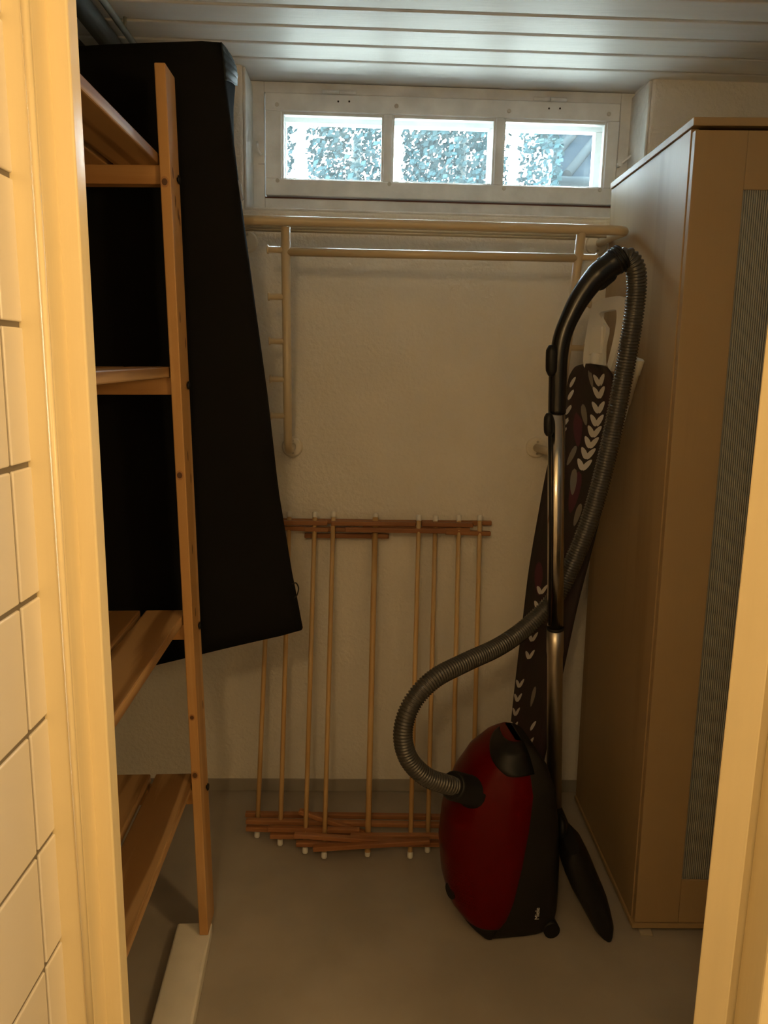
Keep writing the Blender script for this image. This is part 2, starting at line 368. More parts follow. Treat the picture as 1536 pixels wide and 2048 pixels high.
u, z = atbl(1240, 325, VW)
b = MB(); b.tube([bw(u-.004, VW-.004, z-.01), bw(u+.012, VW-.014, z+.004), bw(u+.028, VW-.02, z+.018)], .004, 8); b.tube([bw(u-.002, VW+.01, z-.006), bw(u-.002, VW-.012, z-.006)], .007, 10); b.build('latch', WINP, Wn)
u, z = atbl(520, 300, VW)
b = MB(); b.tube([bw(u-.008, VW, z+.022), bw(u-.004, VW-.012, z-.004), bw(u+.004, VW-.004, z-.014)], .004, 8); b.box((u-.006, VW+.004, z-.036), (u+.012, VW+.014, z-.018), 0, bw); b.build('latch', WINP, Wn)
# flaking plaster on the two reveals and the sill of the recess
b = MB()
b.box((REC_L-.001, .004, SILL), (REC_L+.008, .15, CEIL-.001), 0, bw); b.box((REC_R-.008, .004, SILL), (REC_R+.001, .15, CEIL-.001), 0, bw); b.box((REC_L, .002, SILL-.002), (REC_R, .15, SILL+.006), 0, bw)
struct(b.build('trim_1', PLASTER_ROUGH, bevel=.004))

# ------------------------------------------------------------------ garden outside
b = MB(); b.box((-7, 2.52, 1.60), (8, 12, 1.66)); struct(b.build('ground', GRASS))
def leaves(b, c, r, n, size):
    for _ in range(n):
        while True:
            d = V((random.uniform(-1, 1), random.uniform(-1, 1), random.uniform(-1, 1)))
            if .35 < d.length < 1: break
        p = V(c) + V((d.x*r[0], d.y*r[1], d.z*r[2]))
        a = V((random.gauss(0, 1), random.gauss(0, 1), random.gauss(0, 1))).normalized(); t = a.orthogonal().normalized(); s = size*random.uniform(.6, 1.4)
        q = a.cross(t)*s*.32
        b.add([p-t*s*.55, p+q, p+t*s*.55, p-q], [(0, 1, 2, 3)])
def bush(name, c, r, n, size, label):
    o = thing(name, (c[0], c[1], 1.66), label, 'bush')
    b = MB(); leaves(b, c, r, n, size); b.build('foliage', LEAF, o)
    b = MB(); b.tube([(c[0], c[1], 1.66), (c[0]+.05, c[1], c[2])], [.05, .03], 8); b.build('trunk', PIPED, o)
bush('bush', (-.74, 5.2, 2.75), (.13, .3, 1.15), 3400, .036, 'narrow leafy bush at the left edge of the left window pane')
bush('bush', (-.27, 5.2, 2.75), (.27, .35, 1.15), 8000, .036, 'leafy green bush filling the right part of the left window pane')
bush('bush', (.40, 5.2, 2.75), (.34, .35, 1.2), 13000, .036, 'dense leafy bush filling the middle window pane')
bush('bush', (.90, 5.0, 2.65), (.13, .25, 1.05), 2600, .036, 'thin leafy bush at the left of the right window pane')
bush('bush', (-3.1, 5.0, 2.7), (2.05, .5, 1.55), 5200, .15, 'big bush added out of view on the left to cut low sky light')  # this and the next: unseen bushes added to cut low sky light
bush('bush', (5.1, 5.0, 2.7), (1.5, .5, 1.55), 3800, .15, 'big bush added out of view right of the shed to cut low sky light')
sh = thing('garden_shed', (2.2, 6.2, 1.66), 'dark shed with a ribbed roof behind the right window pane', 'shed')
b = MB(); b.box((1.2, 5.75, 1.66), (3.4, 7.2, 2.52)); b.build('wall', ROOFL, sh)
b = MB(); b.hexa([V(p) for p in ((1.07, 5.6, 2.58), (3.5, 5.6, 2.58), (3.5, 6.6, 3.5), (1.07, 6.6, 3.5), (1.07, 5.6, 2.64), (3.5, 5.6, 2.64), (3.5, 6.6, 3.56), (1.07, 6.6, 3.56))]); rf = b.build('roof', ROOFM, sh)
for k in range(12):
    x0 = .82+.19*k; x1 = x0+.75; t_ = max(0, (1.09-x0)/.75)
    b = MB(); b.tube([(x0+.75*t_, 5.6+t_, 2.655+.92*t_), (x1, 6.6, 3.575)], .032, 8); b.build('roof_rib', ROOFL, rf)
b = MB(); b.tube([(1.07, 5.57, 2.60), (3.5, 5.57, 2.60)], .035, 10); b.build('gutter', ROOFL, sh)

# ------------------------------------------------------------------ pine shelving
SU = thing('shelving_unit', (-.398, 1.575, .035), 'open pine shelving unit with slatted shelves along the left wall', 'shelf')
SU['_loc'] = 1
SU.rotation_euler = (math.radians(.5), math.radians(-1.15), math.radians(2.2))
PT, PD = .0205, .078                     # post thickness, depth
Wd, Ln = .415, .62                       # unit width to the left, length to the front
H = 1.858
def loc(b_): return b_
def post(x0, y0, m=PINE_Z, z0=.0015, dp=PD, knots=(), marks=()):
    b = MB(); b.box((x0, y0, z0), (x0+PT, y0+dp, H))
    def knot(p, u, v, ru, rv, mi):
        b.add([V(p)+V(u)*(math.cos(.5236*k)*ru)+V(v)*(math.sin(.5236*k)*rv) for k in range(12)], [tuple(range(12))], mi)
    for (px_, py_, r_) in knots:
        lz = at(px_, py_, 1.575).z-.035
        knot((x0+PT*.42, y0-.0002, lz), (1, 0, 0), (0, 0, 1), r_*1.25, r_*1.6, 2); knot((x0+PT*.42, y0-.0004, lz), (1, 0, 0), (0, 0, 1), r_*.85, r_, 1)
    for (dz, dy) in marks: knot((x0+PT+.0003, y0+dy, dz), (0, 1, 0), (0, 0, 1), .004, .011, 1)
    return b.build('post', [m, KNOT, KNOTR], SU, bevel=.002)
fp = post(-PT/2, 0, knots=((334, 367, .0065), (362, 949, .0065), (391, 1433, .005), (396, 1549, .0065)), marks=((1.62, .03), (1.60, .05), (1.59, .06), (1.67, .02), (1.40, .02), (1.35, .06), (1.12, .03), (1.07, .05), (.92, .03), (.78, .03), (.55, .06))); post(-PT/2-Wd, 0); post(-PT/2, -.632, z0=.008, dp=.042); post(-PT/2-Wd, -.632, z0=.008, dp=.042)
levels = [1.704, 1.303, .779, .387]      # top of the boards
BT, BH = .021, .035
for i, z in enumerate(levels):
    for y0 in (.012, -.622):
        b = MB(); b.box((-PT/2-Wd+PT, y0, z-BT-BH), (-PT/2, y0+.032, z-BT)); b.build('crossbar', PINE_X, SU, bevel=.002)
    x = -PT/2-.003
    for k in range(4):
        wbd = .088
        b = MB(); b.box((x-wbd, -Ln+.012, z-BT), (x, .05, z)); o = b.build('shelf_board', PINE_Y, SU, bevel=.003)
        x -= wbd+.012
    for (yy) in (.055,):
        b = MB(); zb = z-BT-BH/2; b.tube([(PT/2-.001, yy, zb), (PT/2+.003, yy, zb), (PT/2+.003, yy, zb), (PT/2+.006, yy, zb)], [.004, .004, .009, .007], 10); b.build('bolt', BLK, SU)
# white strip on the floor that carries the posts
b = MB()
pl_ = [atz(355, 1845, .035), atz(425, 1843, .035), atz(385, 2048, .035), atz(300, 2048, .035)]
nr, nl = pl_[2]+(pl_[2]-pl_[1])*1.25, pl_[3]+(pl_[3]-pl_[0])*1.25
top = [nl, nr, pl_[1], pl_[0]]
b.hexa([V((p.x, p.y, 0)) for p in top] + top)
tag(b.build('wooden_strip', WHITEW, bevel=.006, seg=3), 'white-painted wooden strip on the floor under the pine post', 'plank')

# ------------------------------------------------------------------ big black fabric cover behind the shelves
BC = thing('fabric_cover', at(500, 1290, 1.74), 'large black fabric cover hanging tilted behind the pine shelves', 'cover')
YF = 1.715
pts_r = [(437, 68), (446, 157), (470, 345), (481, 430), (505, 609), (532, 803), (552, 980), (580, 1150), (590, 1200), (602, 1264)]
zR = [at(x, y, YF) for x, y in pts_r]
nrow = 28
xl_top, xl_bot = at(157, 83, YF), at(332, 1325, YF)
botslope = (zR[-1]-xl_bot); topslope = (zR[0]-xl_top)
LB = zR[-1]+(xl_bot-zR[-1])*((-.885-zR[-1].x)/(xl_bot.x-zR[-1].x))
LT = zR[0]+(xl_top-zR[0])*((-.885-zR[0].x)/(xl_top.x-zR[0].x))
zz = [p.z for p in zR][::-1]; xx = [p.x for p in zR][::-1]
rings = []
for i in range(nrow+1):
    t = i/nrow
    zr = zR[-1].z+(zR[0].z-zR[-1].z)*t; xr = lerp1(zz, xx, zr)
    zl = LB.z+(LT.z-LB.z)*t
    dep = .155; dl = lerp1([.735, 1.72, 1.76, 1.90, 2.0], [-7, -5, 2, 16, 33], zr); xb_r = (xr/YF+dl/F_PX)*(YF+dep)
    ring_ = []
    nx = 14
    front = []; back = []
    for k in range(nx+1):
        s_ = k/nx; x = -.885+(xr+.885)*s_; z = zl+(zr-zl)*s_
        if t == 1: z -= .006
        wob = .004*math.sin(9*x+5*z)+.003*math.sin(23*z+4*x)
        front.append(V((x, YF+wob+.012*(t > .97)+(.010 if k == nx else 0), z)))
        back.append(V((-.885+(xb_r+.885)*s_, YF+dep, z-(.012 if t > .97 else 0))))
    rings.append(front + [V((front[-1].x+.001, YF+.03, front[-1].z)), V((back[-1].x-.001, YF+dep-.012, back[-1].z))] + back[::-1])
b = MB(); b.loft(rings, 0); bd = b.build('body', BLACKF, BC)
# crinkled shiny panel on the upper right side
b = MB(); n1, n2 = 22, 12; vs = []
q = [at(439, 84, YF+.012), at(447, 160, YF+.012), at(466, 138, YF+.145), at(472, 172, YF+.145)]
for i in range(n1+1):
    t = i/n1; a_ = q[1].lerp(q[0], t); c_ = q[3].lerp(q[2], t)
    for k in range(n2+1):
        s_ = k/n2; bulge = math.sin(math.pi*s_)*(.35+.65*math.sin(math.pi*t))
        p = a_.lerp(c_, s_); p.x += .004+.010*bulge+.0045*math.sin(t*26+5*s_)*math.sin(math.pi*s_)
        vs.append(p)
b.add(vs, [(i*(n2+1)+k, i*(n2+1)+k+1, (i+1)*(n2+1)+k+1, (i+1)*(n2+1)+k) for i in range(n1) for k in range(n2)], 0, True)
o = b.build('shiny_panel', BLACKSH, BC); sd = o.modifiers.new('t', 'SOLIDIFY'); sd.thickness = .002; o['label'] = 'crinkled shiny black side panel'
b = MB(); a1, a2, a3, a4 = at(474, 357, YF+.02), at(481, 365, YF+.03), at(487, 398, YF+.03), at(479, 405, YF+.02)
b.add([a1, a2, a3, a4, a1+V((0, .004, 0)), a2+V((0, .004, 0)), a3+V((0, .004, 0)), a4+V((0, .004, 0))], [(0,1,2,3),(4,7,6,5),(0,4,5,1),(1,5,6,2),(2,6,7,3),(3,7,4,0)]); o = b.build('fabric_flap', GREYTAG, BC); o['label'] = 'small grey flap'
b = MB(); b.tube(spline([at(x, y, YF+.01) for x, y in ((584, 1168), (592, 1166), (597, 1176), (594, 1190), (588, 1196))], 6), .0016, 6); b.build('cord_loop', BLK, BC)
for (u, t) in ((-.84, 0), (-.76, 0)):
    b = MB(); b.tube([(u, YF+.08, LT.z-.02+(u+.885)*.05), (u, YF+.08, 2.134)], .006, 6); b.build('strap', BLK, BC)
# ceiling pipes at the left
b = MB(); b.tube([(-.625, .95, 2.112), (-.625, 1.6, 2.112), (-.645, 2.262, 2.112)], .008, 12)
for y in (1.2, 1.98): b.tube([(-.63, y, 2.112), (-.63, y, 2.1355)], .004, 8)
tag(b.build('ceiling_pipe', PIPEG), 'thin dull grey pipe under the ceiling above the black cover', 'pipe')
b = MB(); b.tube([(-.665, .95, 2.095), (-.665, 1.6, 2.095), (-.69, 2.25, 2.095)], .024, 14)
b.tube([(-.76, .95, 2.09), (-.76, 2.25, 2.09)], .012, 10); b.tube([(-.76, 1.2, 2.09), (-.66, 1.2, 2.095)], .008, 8); b.tube([(-.76, 2.2, 2.09), (-.68, 2.2, 2.095)], .008, 8)
for y in (1.2, 1.8): b.tube([(-.665, y, 2.1), (-.665, y, 2.136)], .006, 8)
tag(b.build('ceiling_pipe', PIPED), 'thicker dark pipe under the ceiling, nearer the left wall', 'pipe')

# ------------------------------------------------------------------ wall coat rack with shelf
uA, zA = atbl(497, 478, 0); uBf, zBf = atbl(1190, 485, 0)
CR = thing('coat_rack', bw(.09, 0, 1.11), 'cream tubular coat rack with hat shelf on the back wall below the window', 'coat rack')
ZF = 1.702; VF = -.285; ZV = 1.690; RT = .0118
uL, uR = -.455, .578
path = [bw(uA-.012, -.006, ZF)] + bend(bw(uA-.012, -.006, ZF), bw(uL, VF*.55, ZF-.005), bw(uL, VF, ZV), .03) + bend(bw(uL, VF*.5, ZF-.006), bw(uL, VF, ZV), bw(0, VF, ZV), .035) \
     + bend(bw(0, VF, ZV), bw(uR, VF, ZV), bw(uR, VF*.5, ZF-.006), .035) + bend(bw(uR, VF, ZV), bw(uR, VF*.5, ZF-.006), bw(uBf+.012, -.006, ZF), .05) + [bw(uBf+.012, -.006, ZF)]
b = MB(); b.tube(path, RT, 16); b.build('front_rail', RACKW, CR)
for v in (-.215, -.155, -.095):
    b = MB(); ext = .0 if v < -.12 else -.03
    b.tube([bw(uL+.012-ext*.8, v, ZF+v*.04), bw(uR-.012+ext*.8-(.02 if v > -.12 else 0), v, ZF+v*.04)], .0042, 10); b.build('shelf_rod', RACKW, CR)
def wallflange(u, z):
    b = MB(); b.tube([bw(u, -.0005, z), bw(u, -.006, z), bw(u, -.010, z)], [.031, .031, .026], 26); f = b.build('flange', FLANGE, CR)
    for dz in (-.018, .018):
        b = MB(); b.tube([bw(u+.002, -.008, z+dz), bw(u+.002, -.0125, z+dz)], .0036, 8); b.build('screw', CHROMEM, f)
wallflange(uA-.004, zA-.008); wallflange(uBf+.004, zBf-.006)
uc, zc = atbl(585, 893, 0); ud, zd = atbl(1072, 895, 0); wallflange(uc, zc); wallflange(ud, zd)
def rpost(top, bot, uf, zf):
    c = V(bot); low = V((c.x, c.y, zf))
    a = V(top)
    pts = [a] + bend(a, low, bw(uf, -.004, zf), .05) + [bw(uf, -.004, zf)]
    b = MB(); b.tube(pts, RT*.98, 16); b.build('post', RACKW, CR); return a, low
aL, lL = rpost(at(571, 452, 1.99), at(576, 840, 2.128), uc, zc)
aR, lR = rpost(at(1163, 462, 2.005), at(1115, 800, 2.135), ud, zd)
b = MB(); t1 = (aL.z-1.622)/(aL.z-lL.z); p1 = aL.lerp(lL, t1); t2 = (aR.z-1.624)/(aR.z-lR.z); p2 = aR.lerp(lR, t2); b.tube([p1, p2], .0105, 14); b.build('cross_rail', RACKW, CR)
for (a, l, sgn) in ((aL, lL, -1), (aR, lR, 1)):
    for z in (1.626, 1.515, 1.405, 1.307, 1.209):
        p = a.lerp(l, (a.z-z)/(a.z-l.z)); q = p+EU*(sgn*.042)+EV*-.004
        b = MB(); b.tube([p, q, q+EU*sgn*.0005, q+EU*sgn*.004], [.0078, .0078, .0108, .0108], 14); b.build('peg', RACKW, CR)

# ------------------------------------------------------------------ folded wooden drying rack leaning on the back wall
DR = thing('drying_rack', (-.1, 1.98, 0), 'folded wooden drying rack of pale dowels and brown slats leaning on the back wall', 'drying rack')
DW = [((541, 1027), (514, 1673)), ((579, 1022), (560, 1689)), ((630, 1023), (610, 1705)), ((667, 1023), (648, 1715)), ((751, 1027), (735, 1711)), ((838, 1030), (820, 1715)), ((871, 1031), (855, 1703)), ((918, 1030), (903, 1699)), ((960, 1030), (944, 1693))]
tops = []; bots = []
for i, (a, c) in enumerate(DW):
    ro = .0052 if i != 4 else .0062
    bt = atz(c[0], c[1]+2, .008); ztop = .918
    tp = atb(a[0], a[1], {2: -.050, 3: -.042, 5: -.058}.get(i, -.034))
    tops.append(tp); bots.append(bt)
    d = (tp-bt).normalized()
    b = MB(); b.tube([bt+d*.012, tp-d*.012], .0068 if i != 4 else .0085, 14); dw = b.build('dowel', DOWEL, DR)
    for (p, e) in ((bt, d), (tp, -d)):
        b = MB(); b.tube([p, p+e*.003, p+e*.015, p+e*.018], [.0055, .0078, .0080, .0070], 14); k = b.build('end_cap', WHITEP, dw); k['label'] = 'white plastic end cap'
def slat(x0, y0, x1, y1, plane, off, h=.0135, d=.016):
    a, c = (plane(x0, y0), plane(x1, y1)); e = (c-a).normalized(); n = V((0, -1, .0)); up = V((0, 0, 1))
    n = e.cross(up).normalized()
    if n.y > 0: n = -n
    up = n.cross(e).normalized(); up = up if up.z > 0 else -up
    a = a+n*off; c = c+n*off; p = []
    for z in (-h/2, h/2):
        for (q, s_) in ((a, 1), (c, 1), (c, -1), (a, -1)): p.append(q+up*z+n*(s_*d/2))
    b = MB(); b.hexa(p); b.build('slat', SLAT, DR, bevel=.0025)
def ptop(v): return lambda x, y: atb(x, y, v)
def pbot(Y): return lambda x, y: at(x, y, Y)
for s_ in ((532, 1041, 762, 1044, -.020), (548, 1045, 655, 1046, -.062), (662, 1046, 832, 1048, -.056), (843, 1048, 946, 1050, -.050), (700, 1044, 983, 1046, -.018), (540, 1055, 612, 1057, -.048), (609, 1058, 657, 1059, -.066), (655, 1058, 720, 1060, -.022), (690, 1059, 892, 1062, -.072), (725, 1057, 940, 1060, -.046), (890, 1064, 981, 1067, -.048), (609, 1071, 778, 1072, -.032), (742, 1071, 776, 1072, -.044)):
    slat(*s_[:4], ptop(s_[4]), 0)
for s_ in ((491, 1628, 885, 1634, 2.028), (492, 1642, 892, 1650, 1.980), (492, 1656, 625, 1661, 1.977), (536, 1657, 720, 1661, 1.949), (540, 1671, 760, 1675, 1.946), (588, 1670, 846, 1687, 1.904), (592, 1687, 700, 1688, 1.917), (626, 1697, 860, 1682, 1.890), (700, 1672, 885, 1672, 1.928), (598, 1622, 752, 1674, 1.968), (760, 1687, 884, 1687, 1.925)):
    slat(*s_[:4], pbot(s_[4]), 0, h=.0135)

# ------------------------------------------------------------------ wardrobe
WX, WY, WH = .627, 1.659, 1.838
WD = thing('wardrobe', (WX, WY, .012), 'tall birch-effect wardrobe with a ribbed frosted door panel on the right', 'wardrobe')
WD['_loc'] = 1
WD.rotation_euler = (0, math.radians(-.8), math.radians(.4))
DEP, WID = .572, .80
b = MB(); b.box((.004, .021, .014), (.020, DEP, WH-.017)); b.build('side_panel', BIRCH, WD, bevel=.001)
b = MB(); b.box((WID-.020, .021, .014), (WID-.004, DEP, WH-.017)); b.build('side_panel', BIRCH, WD, bevel=.001)
b = MB(); b.box((.0, .0, WH-.016), (WID, DEP, WH)); b.build('top_panel', BIRCH_X, WD, bevel=.0015)
b = MB(); b.box((.0, .0, 0), (WID, DEP, .013)); b.build('base_panel', BIRCH_X, WD, bevel=.0015)
b = MB(); b.box((.02, DEP-.008, .014), (WID-.02, DEP-.002, WH-.017)); b.build('back_panel', BIRCH, WD)
for (x0, x1, rev) in ((.006, WID/2-.0015, 0), (WID/2+.0015, WID-.006, 1)):
    b = MB(); z0, z1 = .016, WH-.024; sw = .106
    b.box((x0, .001, z0), (x0+sw, .019, z1)); b.box((x1-sw, .001, z0), (x1, .019, z1))
    dr = b.build('door', BIRCH, WD, bevel=.0012)
    b = MB(); b.box((x0+sw+.0006, .0014, z1-.112), (x1-sw-.0006, .0186, z1)); b.build('door_rail', BIRCH_X, dr, bevel=.001)
    b = MB(); b.box((x0+sw+.0006, .0014, z0), (x1-sw-.0006, .0186, z0+.115)); b.build('door_rail', BIRCH_X, dr, bevel=.001)
    b = MB(); b.box((x0+sw-.003, .006, z0+.112), (x1-sw+.003, .010, z1-.109)); o = b.build('door_panel', FROST, dr); o['label'] = 'frosted grey ribbed panel'
# shim under its front edge
b = MB(); b.hexa([V(p) for p in ((.646, 1.650, 0), (.676, 1.648, 0), (.678, 1.72, 0), (.648, 1.72, 0), (.646, 1.650, .005), (.676, 1.648, .005), (.678, 1.72, .0115), (.648, 1.72, .0115))])
tag(b.build('wedge', mat('worn_wood', (.42, .36, .27), .8), bevel=.001), 'small pale wooden wedge under the wardrobe front', 'wedge')

# ------------------------------------------------------------------ vacuum cleaner standing on end
VO = V((.272, 1.606, 0)); va = math.radians(8); EP = V((math.cos(va), math.sin(va), 0)); EC = V((-math.sin(va), math.cos(va), 0))
VC = thing('vacuum_cleaner', (.36, 1.73, 0), 'red and black canister vacuum cleaner parked upright with ribbed hose and steel tube', 'vacuum cleaner')
def vp(p, c, z): return VO + EP*p + EC*c + V((0, 0, z))
ZS = [0, .02, .06, .11, .2, .29, .375, .43, .466, .484]
XL = [-.015, -.045, -.077, -.090, -.100, -.094, -.068, -.032, .012, .045]
XS = [.008, .012, .038, .053, .068, .080, .088, .080, .072, .066]
XB = [.156, .178, .180, .179, .176, .168, .156, .136, .110, .080]
HW = [.108, .116, .121, .123, .123, .120, .112, .100, .080, .050]
def vsec(z):
    return [lerp1(ZS, A, z) for A in (XL, XS, XB, HW)]
def smooth_profile():
    return [i/40*.5 for i in range(41)]
def lidp(z, t, grow=0.):
    xl, xs_, xb, w = vsec(z); n = 2.5
    s_, c_ = math.sin(t), math.cos(t); w += grow
    return vp(xs_-(xs_-xl+grow)*abs(c_)**(2/n), .122+math.copysign(w*abs(s_)**(2/n), s_), z)
zsl = [.004+.480*i/44 for i in range(45)]
lid = []; base = []
for z in zsl:
    xl, xs_, xb, w = vsec(z)
    lid.append([lidp(z, math.pi/2*(-1+2*k/28)) for k in range(29)] + [vp(xs_+.012, .122+w*.9, z), vp(xs_+.012, .122-w*.9, z)])
    rb = []
    n = 6
    for k in range(25):
        t = math.pi/2*(-1+2*k/24); s_, c_ = math.sin(t), math.cos(t)
        rb.append(vp(xs_+.002+(xb-xs_-.002)*abs(c_)**(2/n), .122+math.copysign((w-.003)*abs(s_)**(2/n), s_), z))
    base.append(rb + [vp(xs_-.004, .122+w*.85, z), vp(xs_-.004, .122-w*.85, z)])
b = MB(); b.loft([r for r, z in zip(lid, zsl) if z > .034], 0); b.build('lid', REDP, VC, bevel=.006, seg=3, sharp=60)
b = MB(); b.loft(base, 0); b.loft([[p*1 for p in r] for r, z in zip(lid, zsl) if z < .040], 0); bs = b.build('lower_body', CHAR, VC, bevel=.006, seg=3, sharp=60)
# black carrying handle hollow on the lid
b = MB(); vs = []; n1, n2 = 16, 14
for i in range(n1+1):
    z = .425+.0588*i/n1; t0 = -1.2+1.7*(i/n1)**1.2
    for k in range(n2+1):
        t = -math.pi/2*.985+(t0+math.pi/2*.985)*k/n2; g = .005*math.sin(math.pi*k/n2)+.0015
        q_ = lidp(z, t, g)
        if k == 0: xl, xs_, xb, w = vsec(z); q_ = vp(xs_+.0135, .122-(w*.92+.004), z)
        vs.append(q_)
b.add(vs, [(i*(n2+1)+k, i*(n2+1)+k+1, (i+1)*(n2+1)+k+1, (i+1)*(n2+1)+k) for i in range(n1) for k in range(n2)], 0, True)
o = b.build('handle', BLK, VC); sd = o.modifiers.new('t', 'SOLIDIFY'); sd.thickness = .004; sd.offset = 0
b = MB(); vs = []
# grille of tiny bumps low on the lid
for i in range(11):
    for k in range(12):
        t = -1.0+.055*k+.01*i; z = .085+.0085*i; p = lidp(z, t, .0003); b.ellip(p, (.0014, .0014, .0014), 4)
o = b.build('grille', REDP, VC)
b = MB(); p = lidp(.098, -.32, .0008); q = lidp(.098, -.32, -.005); n = (p-q).normalized(); b.tube([q, p, p+n*.001], [.020, .020, .018], 20); b.build('bumper_disc', CHAR, VC)
for c in (.02, .224):
    b = MB(); b.tube([vp(.157, c-.014, .02), vp(.157, c+.014, .02)], .02, 18); b.build('wheel', BLK, VC)
# lettering low on the black side
fc = bpy.data.curves.new('t', 'FONT'); fc.body = 'Miele'; fc.size = .015; fc.extrude = .0003
fo_ = bpy.data.objects.new('t', fc); COL.objects.link(fo_); dg = bpy.context.evaluated_depsgraph_get(); me = bpy.data.meshes.new_from_object(fo_.evaluated_get(dg)); bpy.data.objects.remove(fo_)
me.materials.clear(); me.materials.append(LOGO)
lo = bpy.data.objects.new('lettering', me); COL.objects.link(lo); lo.parent = VC
org = vp(.118, .122-.1215+.0005, .062)
R = Matrix((V((0.03, 0, 1)).normalized(), -EP, -EC)).transposed()
Mx = R.to_4x4(); Mx.translation = org - EC*.004 - V(VC.location); lo.matrix_local = Mx; lo['label'] = 'small silver lettering'
# hose socket
s0 = at(947, 1582, 1.665); s1 = at(905, 1571, 1.60)
b = MB(); d = (s1-s0).normalized(); b.tube([s0-d*.02, s0, s0+d*.012, s0+d*.014, s1-d*.004, s1], [.040, .040, .040, .034, .033, .028], 22); b.build('hose_socket', BLK, VC)
# ribbed hose
hp = [(1240, 518, 1.70), (1256, 516, 1.70), (1270, 535, 1.70), (1273, 575, 1.71), (1266, 640, 1.72), (1250, 735, 1.74), (1230, 840, 1.755), (1210, 930, 1.765), (1184, 1025, 1.775), (1152, 1110, 1.785), (1112, 1192, 1.79), (1058, 1250, 1.77), (1000, 1292, 1.72), (930, 1325, 1.66), (868, 1358, 1.61), (825, 1405, 1.58), (806, 1462, 1.565), (816, 1515, 1.565), (850, 1552, 1.575), (890, 1568, 1.59), (912, 1573, 1.605)]
hpts = resample(spline([at(*q) for q in hp], 14), .0068/4)
prof = [.0182, .0210, .0222, .0208]
b = MB(); b.tube(hpts, [prof[i % 4] for i in range(len(hpts))], 18); b.build('hose', HOSE, VC)
# curved handle grip
g = [(1246, 513, 1.70), (1220, 531, 1.70), (1190, 556, 1.70), (1164, 590, 1.70), (1143, 628, 1.70), (1125, 673, 1.70), (1117, 723, 1.70), (1115, 780, 1.702), (1114, 826, 1.705)]
gp = spline([at(*q) for q in g], 8); N_ = len(gp); rr = []
for i in range(N_):
    t = i/(N_-1); rr.append(.0275 if t < .12 else .0265 if t < .24 else max(.0196, .0255-.0059*min(1, (t-.24)/.3)))
b = MB(); b.tube(gp, rr, 20); gr = b.build('handle_grip', BLKG, VC)
for k in range(3):
    i = 1+2*k; b = MB(); dd = (gp[i+1]-gp[i]).normalized(); b.tube([gp[i]-dd*.002, gp[i]+dd*.002], .0290, 20); b.build('collar_rib', BLK, gr)
def lozenge(name, pts, r, parent, m):
    b = MB(); P_ = spline([at(*q) for q in pts], 6); n = len(P_); b.tube(P_, [r*(.55+.45*min(1, 6*min(i, n-1-i)/n)) for i in range(n)], 14); return b.build(name, m, parent, bevel=.002)
lozenge('suction_slider', [(1104, 690, 1.688), (1103, 720, 1.686), (1103, 752, 1.69)], .0125, gr, BLK)
lozenge('ledge', [(1207, 522, 1.70), (1197, 529, 1.70)], .012, gr, BLK)
lozenge('button_bar', [(1232, 548, 1.70), (1214, 563, 1.70), (1196, 578, 1.70)], .009, gr, BLK)
# telescopic tube
t0, t1, t2 = at(1113.5, 826, 1.705), at(1110.5, 1256, 1.735), at(1108, 1640, 1.79)
b = MB(); b.tube([t0, t1], .0188, 22); ut = b.build('upper_tube', CHROME, VC); ut['label'] = 'polished upper steel tube'
b = MB(); dd = (t2-t1).normalized(); b.tube([t1-dd*.003, t1+dd*.003], .0208, 22); b.build('tube_collar', BLK, VC)
b = MB(); b.tube([t1+dd*.003, t1+dd*.06, t1+dd*.075, t2], [.0200, .0200, .0185, .0185], 22); b.build('lower_tube', CHROMEM, VC)
lozenge('tube_catch', [(1098, 826, 1.69), (1097, 850, 1.688), (1098, 872, 1.69)], .0105, ut, BLK)
b = MB(); b.tube([at(1099, 870, 1.692), at(1101, 1050, 1.70), at(1099, 1250, 1.718)], .0032, 8); b.build('slide_rail', BLK, ut)
# floor nozzle hooked on the underside
nz = at(1112, 1640, 1.78)
NZ = MB(); NZ.tube(spline([t2-dd*.03, at(1121, 1652, 1.745), at(1136, 1702, 1.71), at(1152, 1745, 1.70)], 8), .021, 16)
head = []
for (x, y, th) in ((1134, 1722, .014), (1139, 1740, .029), (1149, 1768, .034), (1161, 1797, .034), (1175, 1825, .032), (1186, 1852, .028), (1194, 1874, .024), (1198, 1885, .016), (1200, 1890, .008)):
    c = at(x, y, 1.69); rr_ = []
    for k in range(24):
        t = 2*math.pi*k/24; s_, c_ = math.sin(t), math.cos(t)
        rr_.append(c+V((math.copysign(abs(c_)**.6, c_)*th, math.copysign(abs(s_)**.5, s_)*.068, .3*math.copysign(abs(c_)**.6, c_)*th)))
    head.append(rr_)
mz = min(p.z for r in head for p in r)
for r in head:
    for p in r: p.z += max(0, -mz)*1.0+.002*0
NZ.loft(head, 0); nzo = NZ.build('floor_nozzle', BLK, VC, bevel=.004, sharp=50)
b = MB(); b.ellip(at(1121, 1654, 1.72), (.015, .03, .030)); b.ellip(at(1137, 1704, 1.69), (.021, .04, .022)); b.ellip(at(1150, 1738, 1.69), (.026, .045, .024)); b.build('swivel_joint', BLK, nzo)

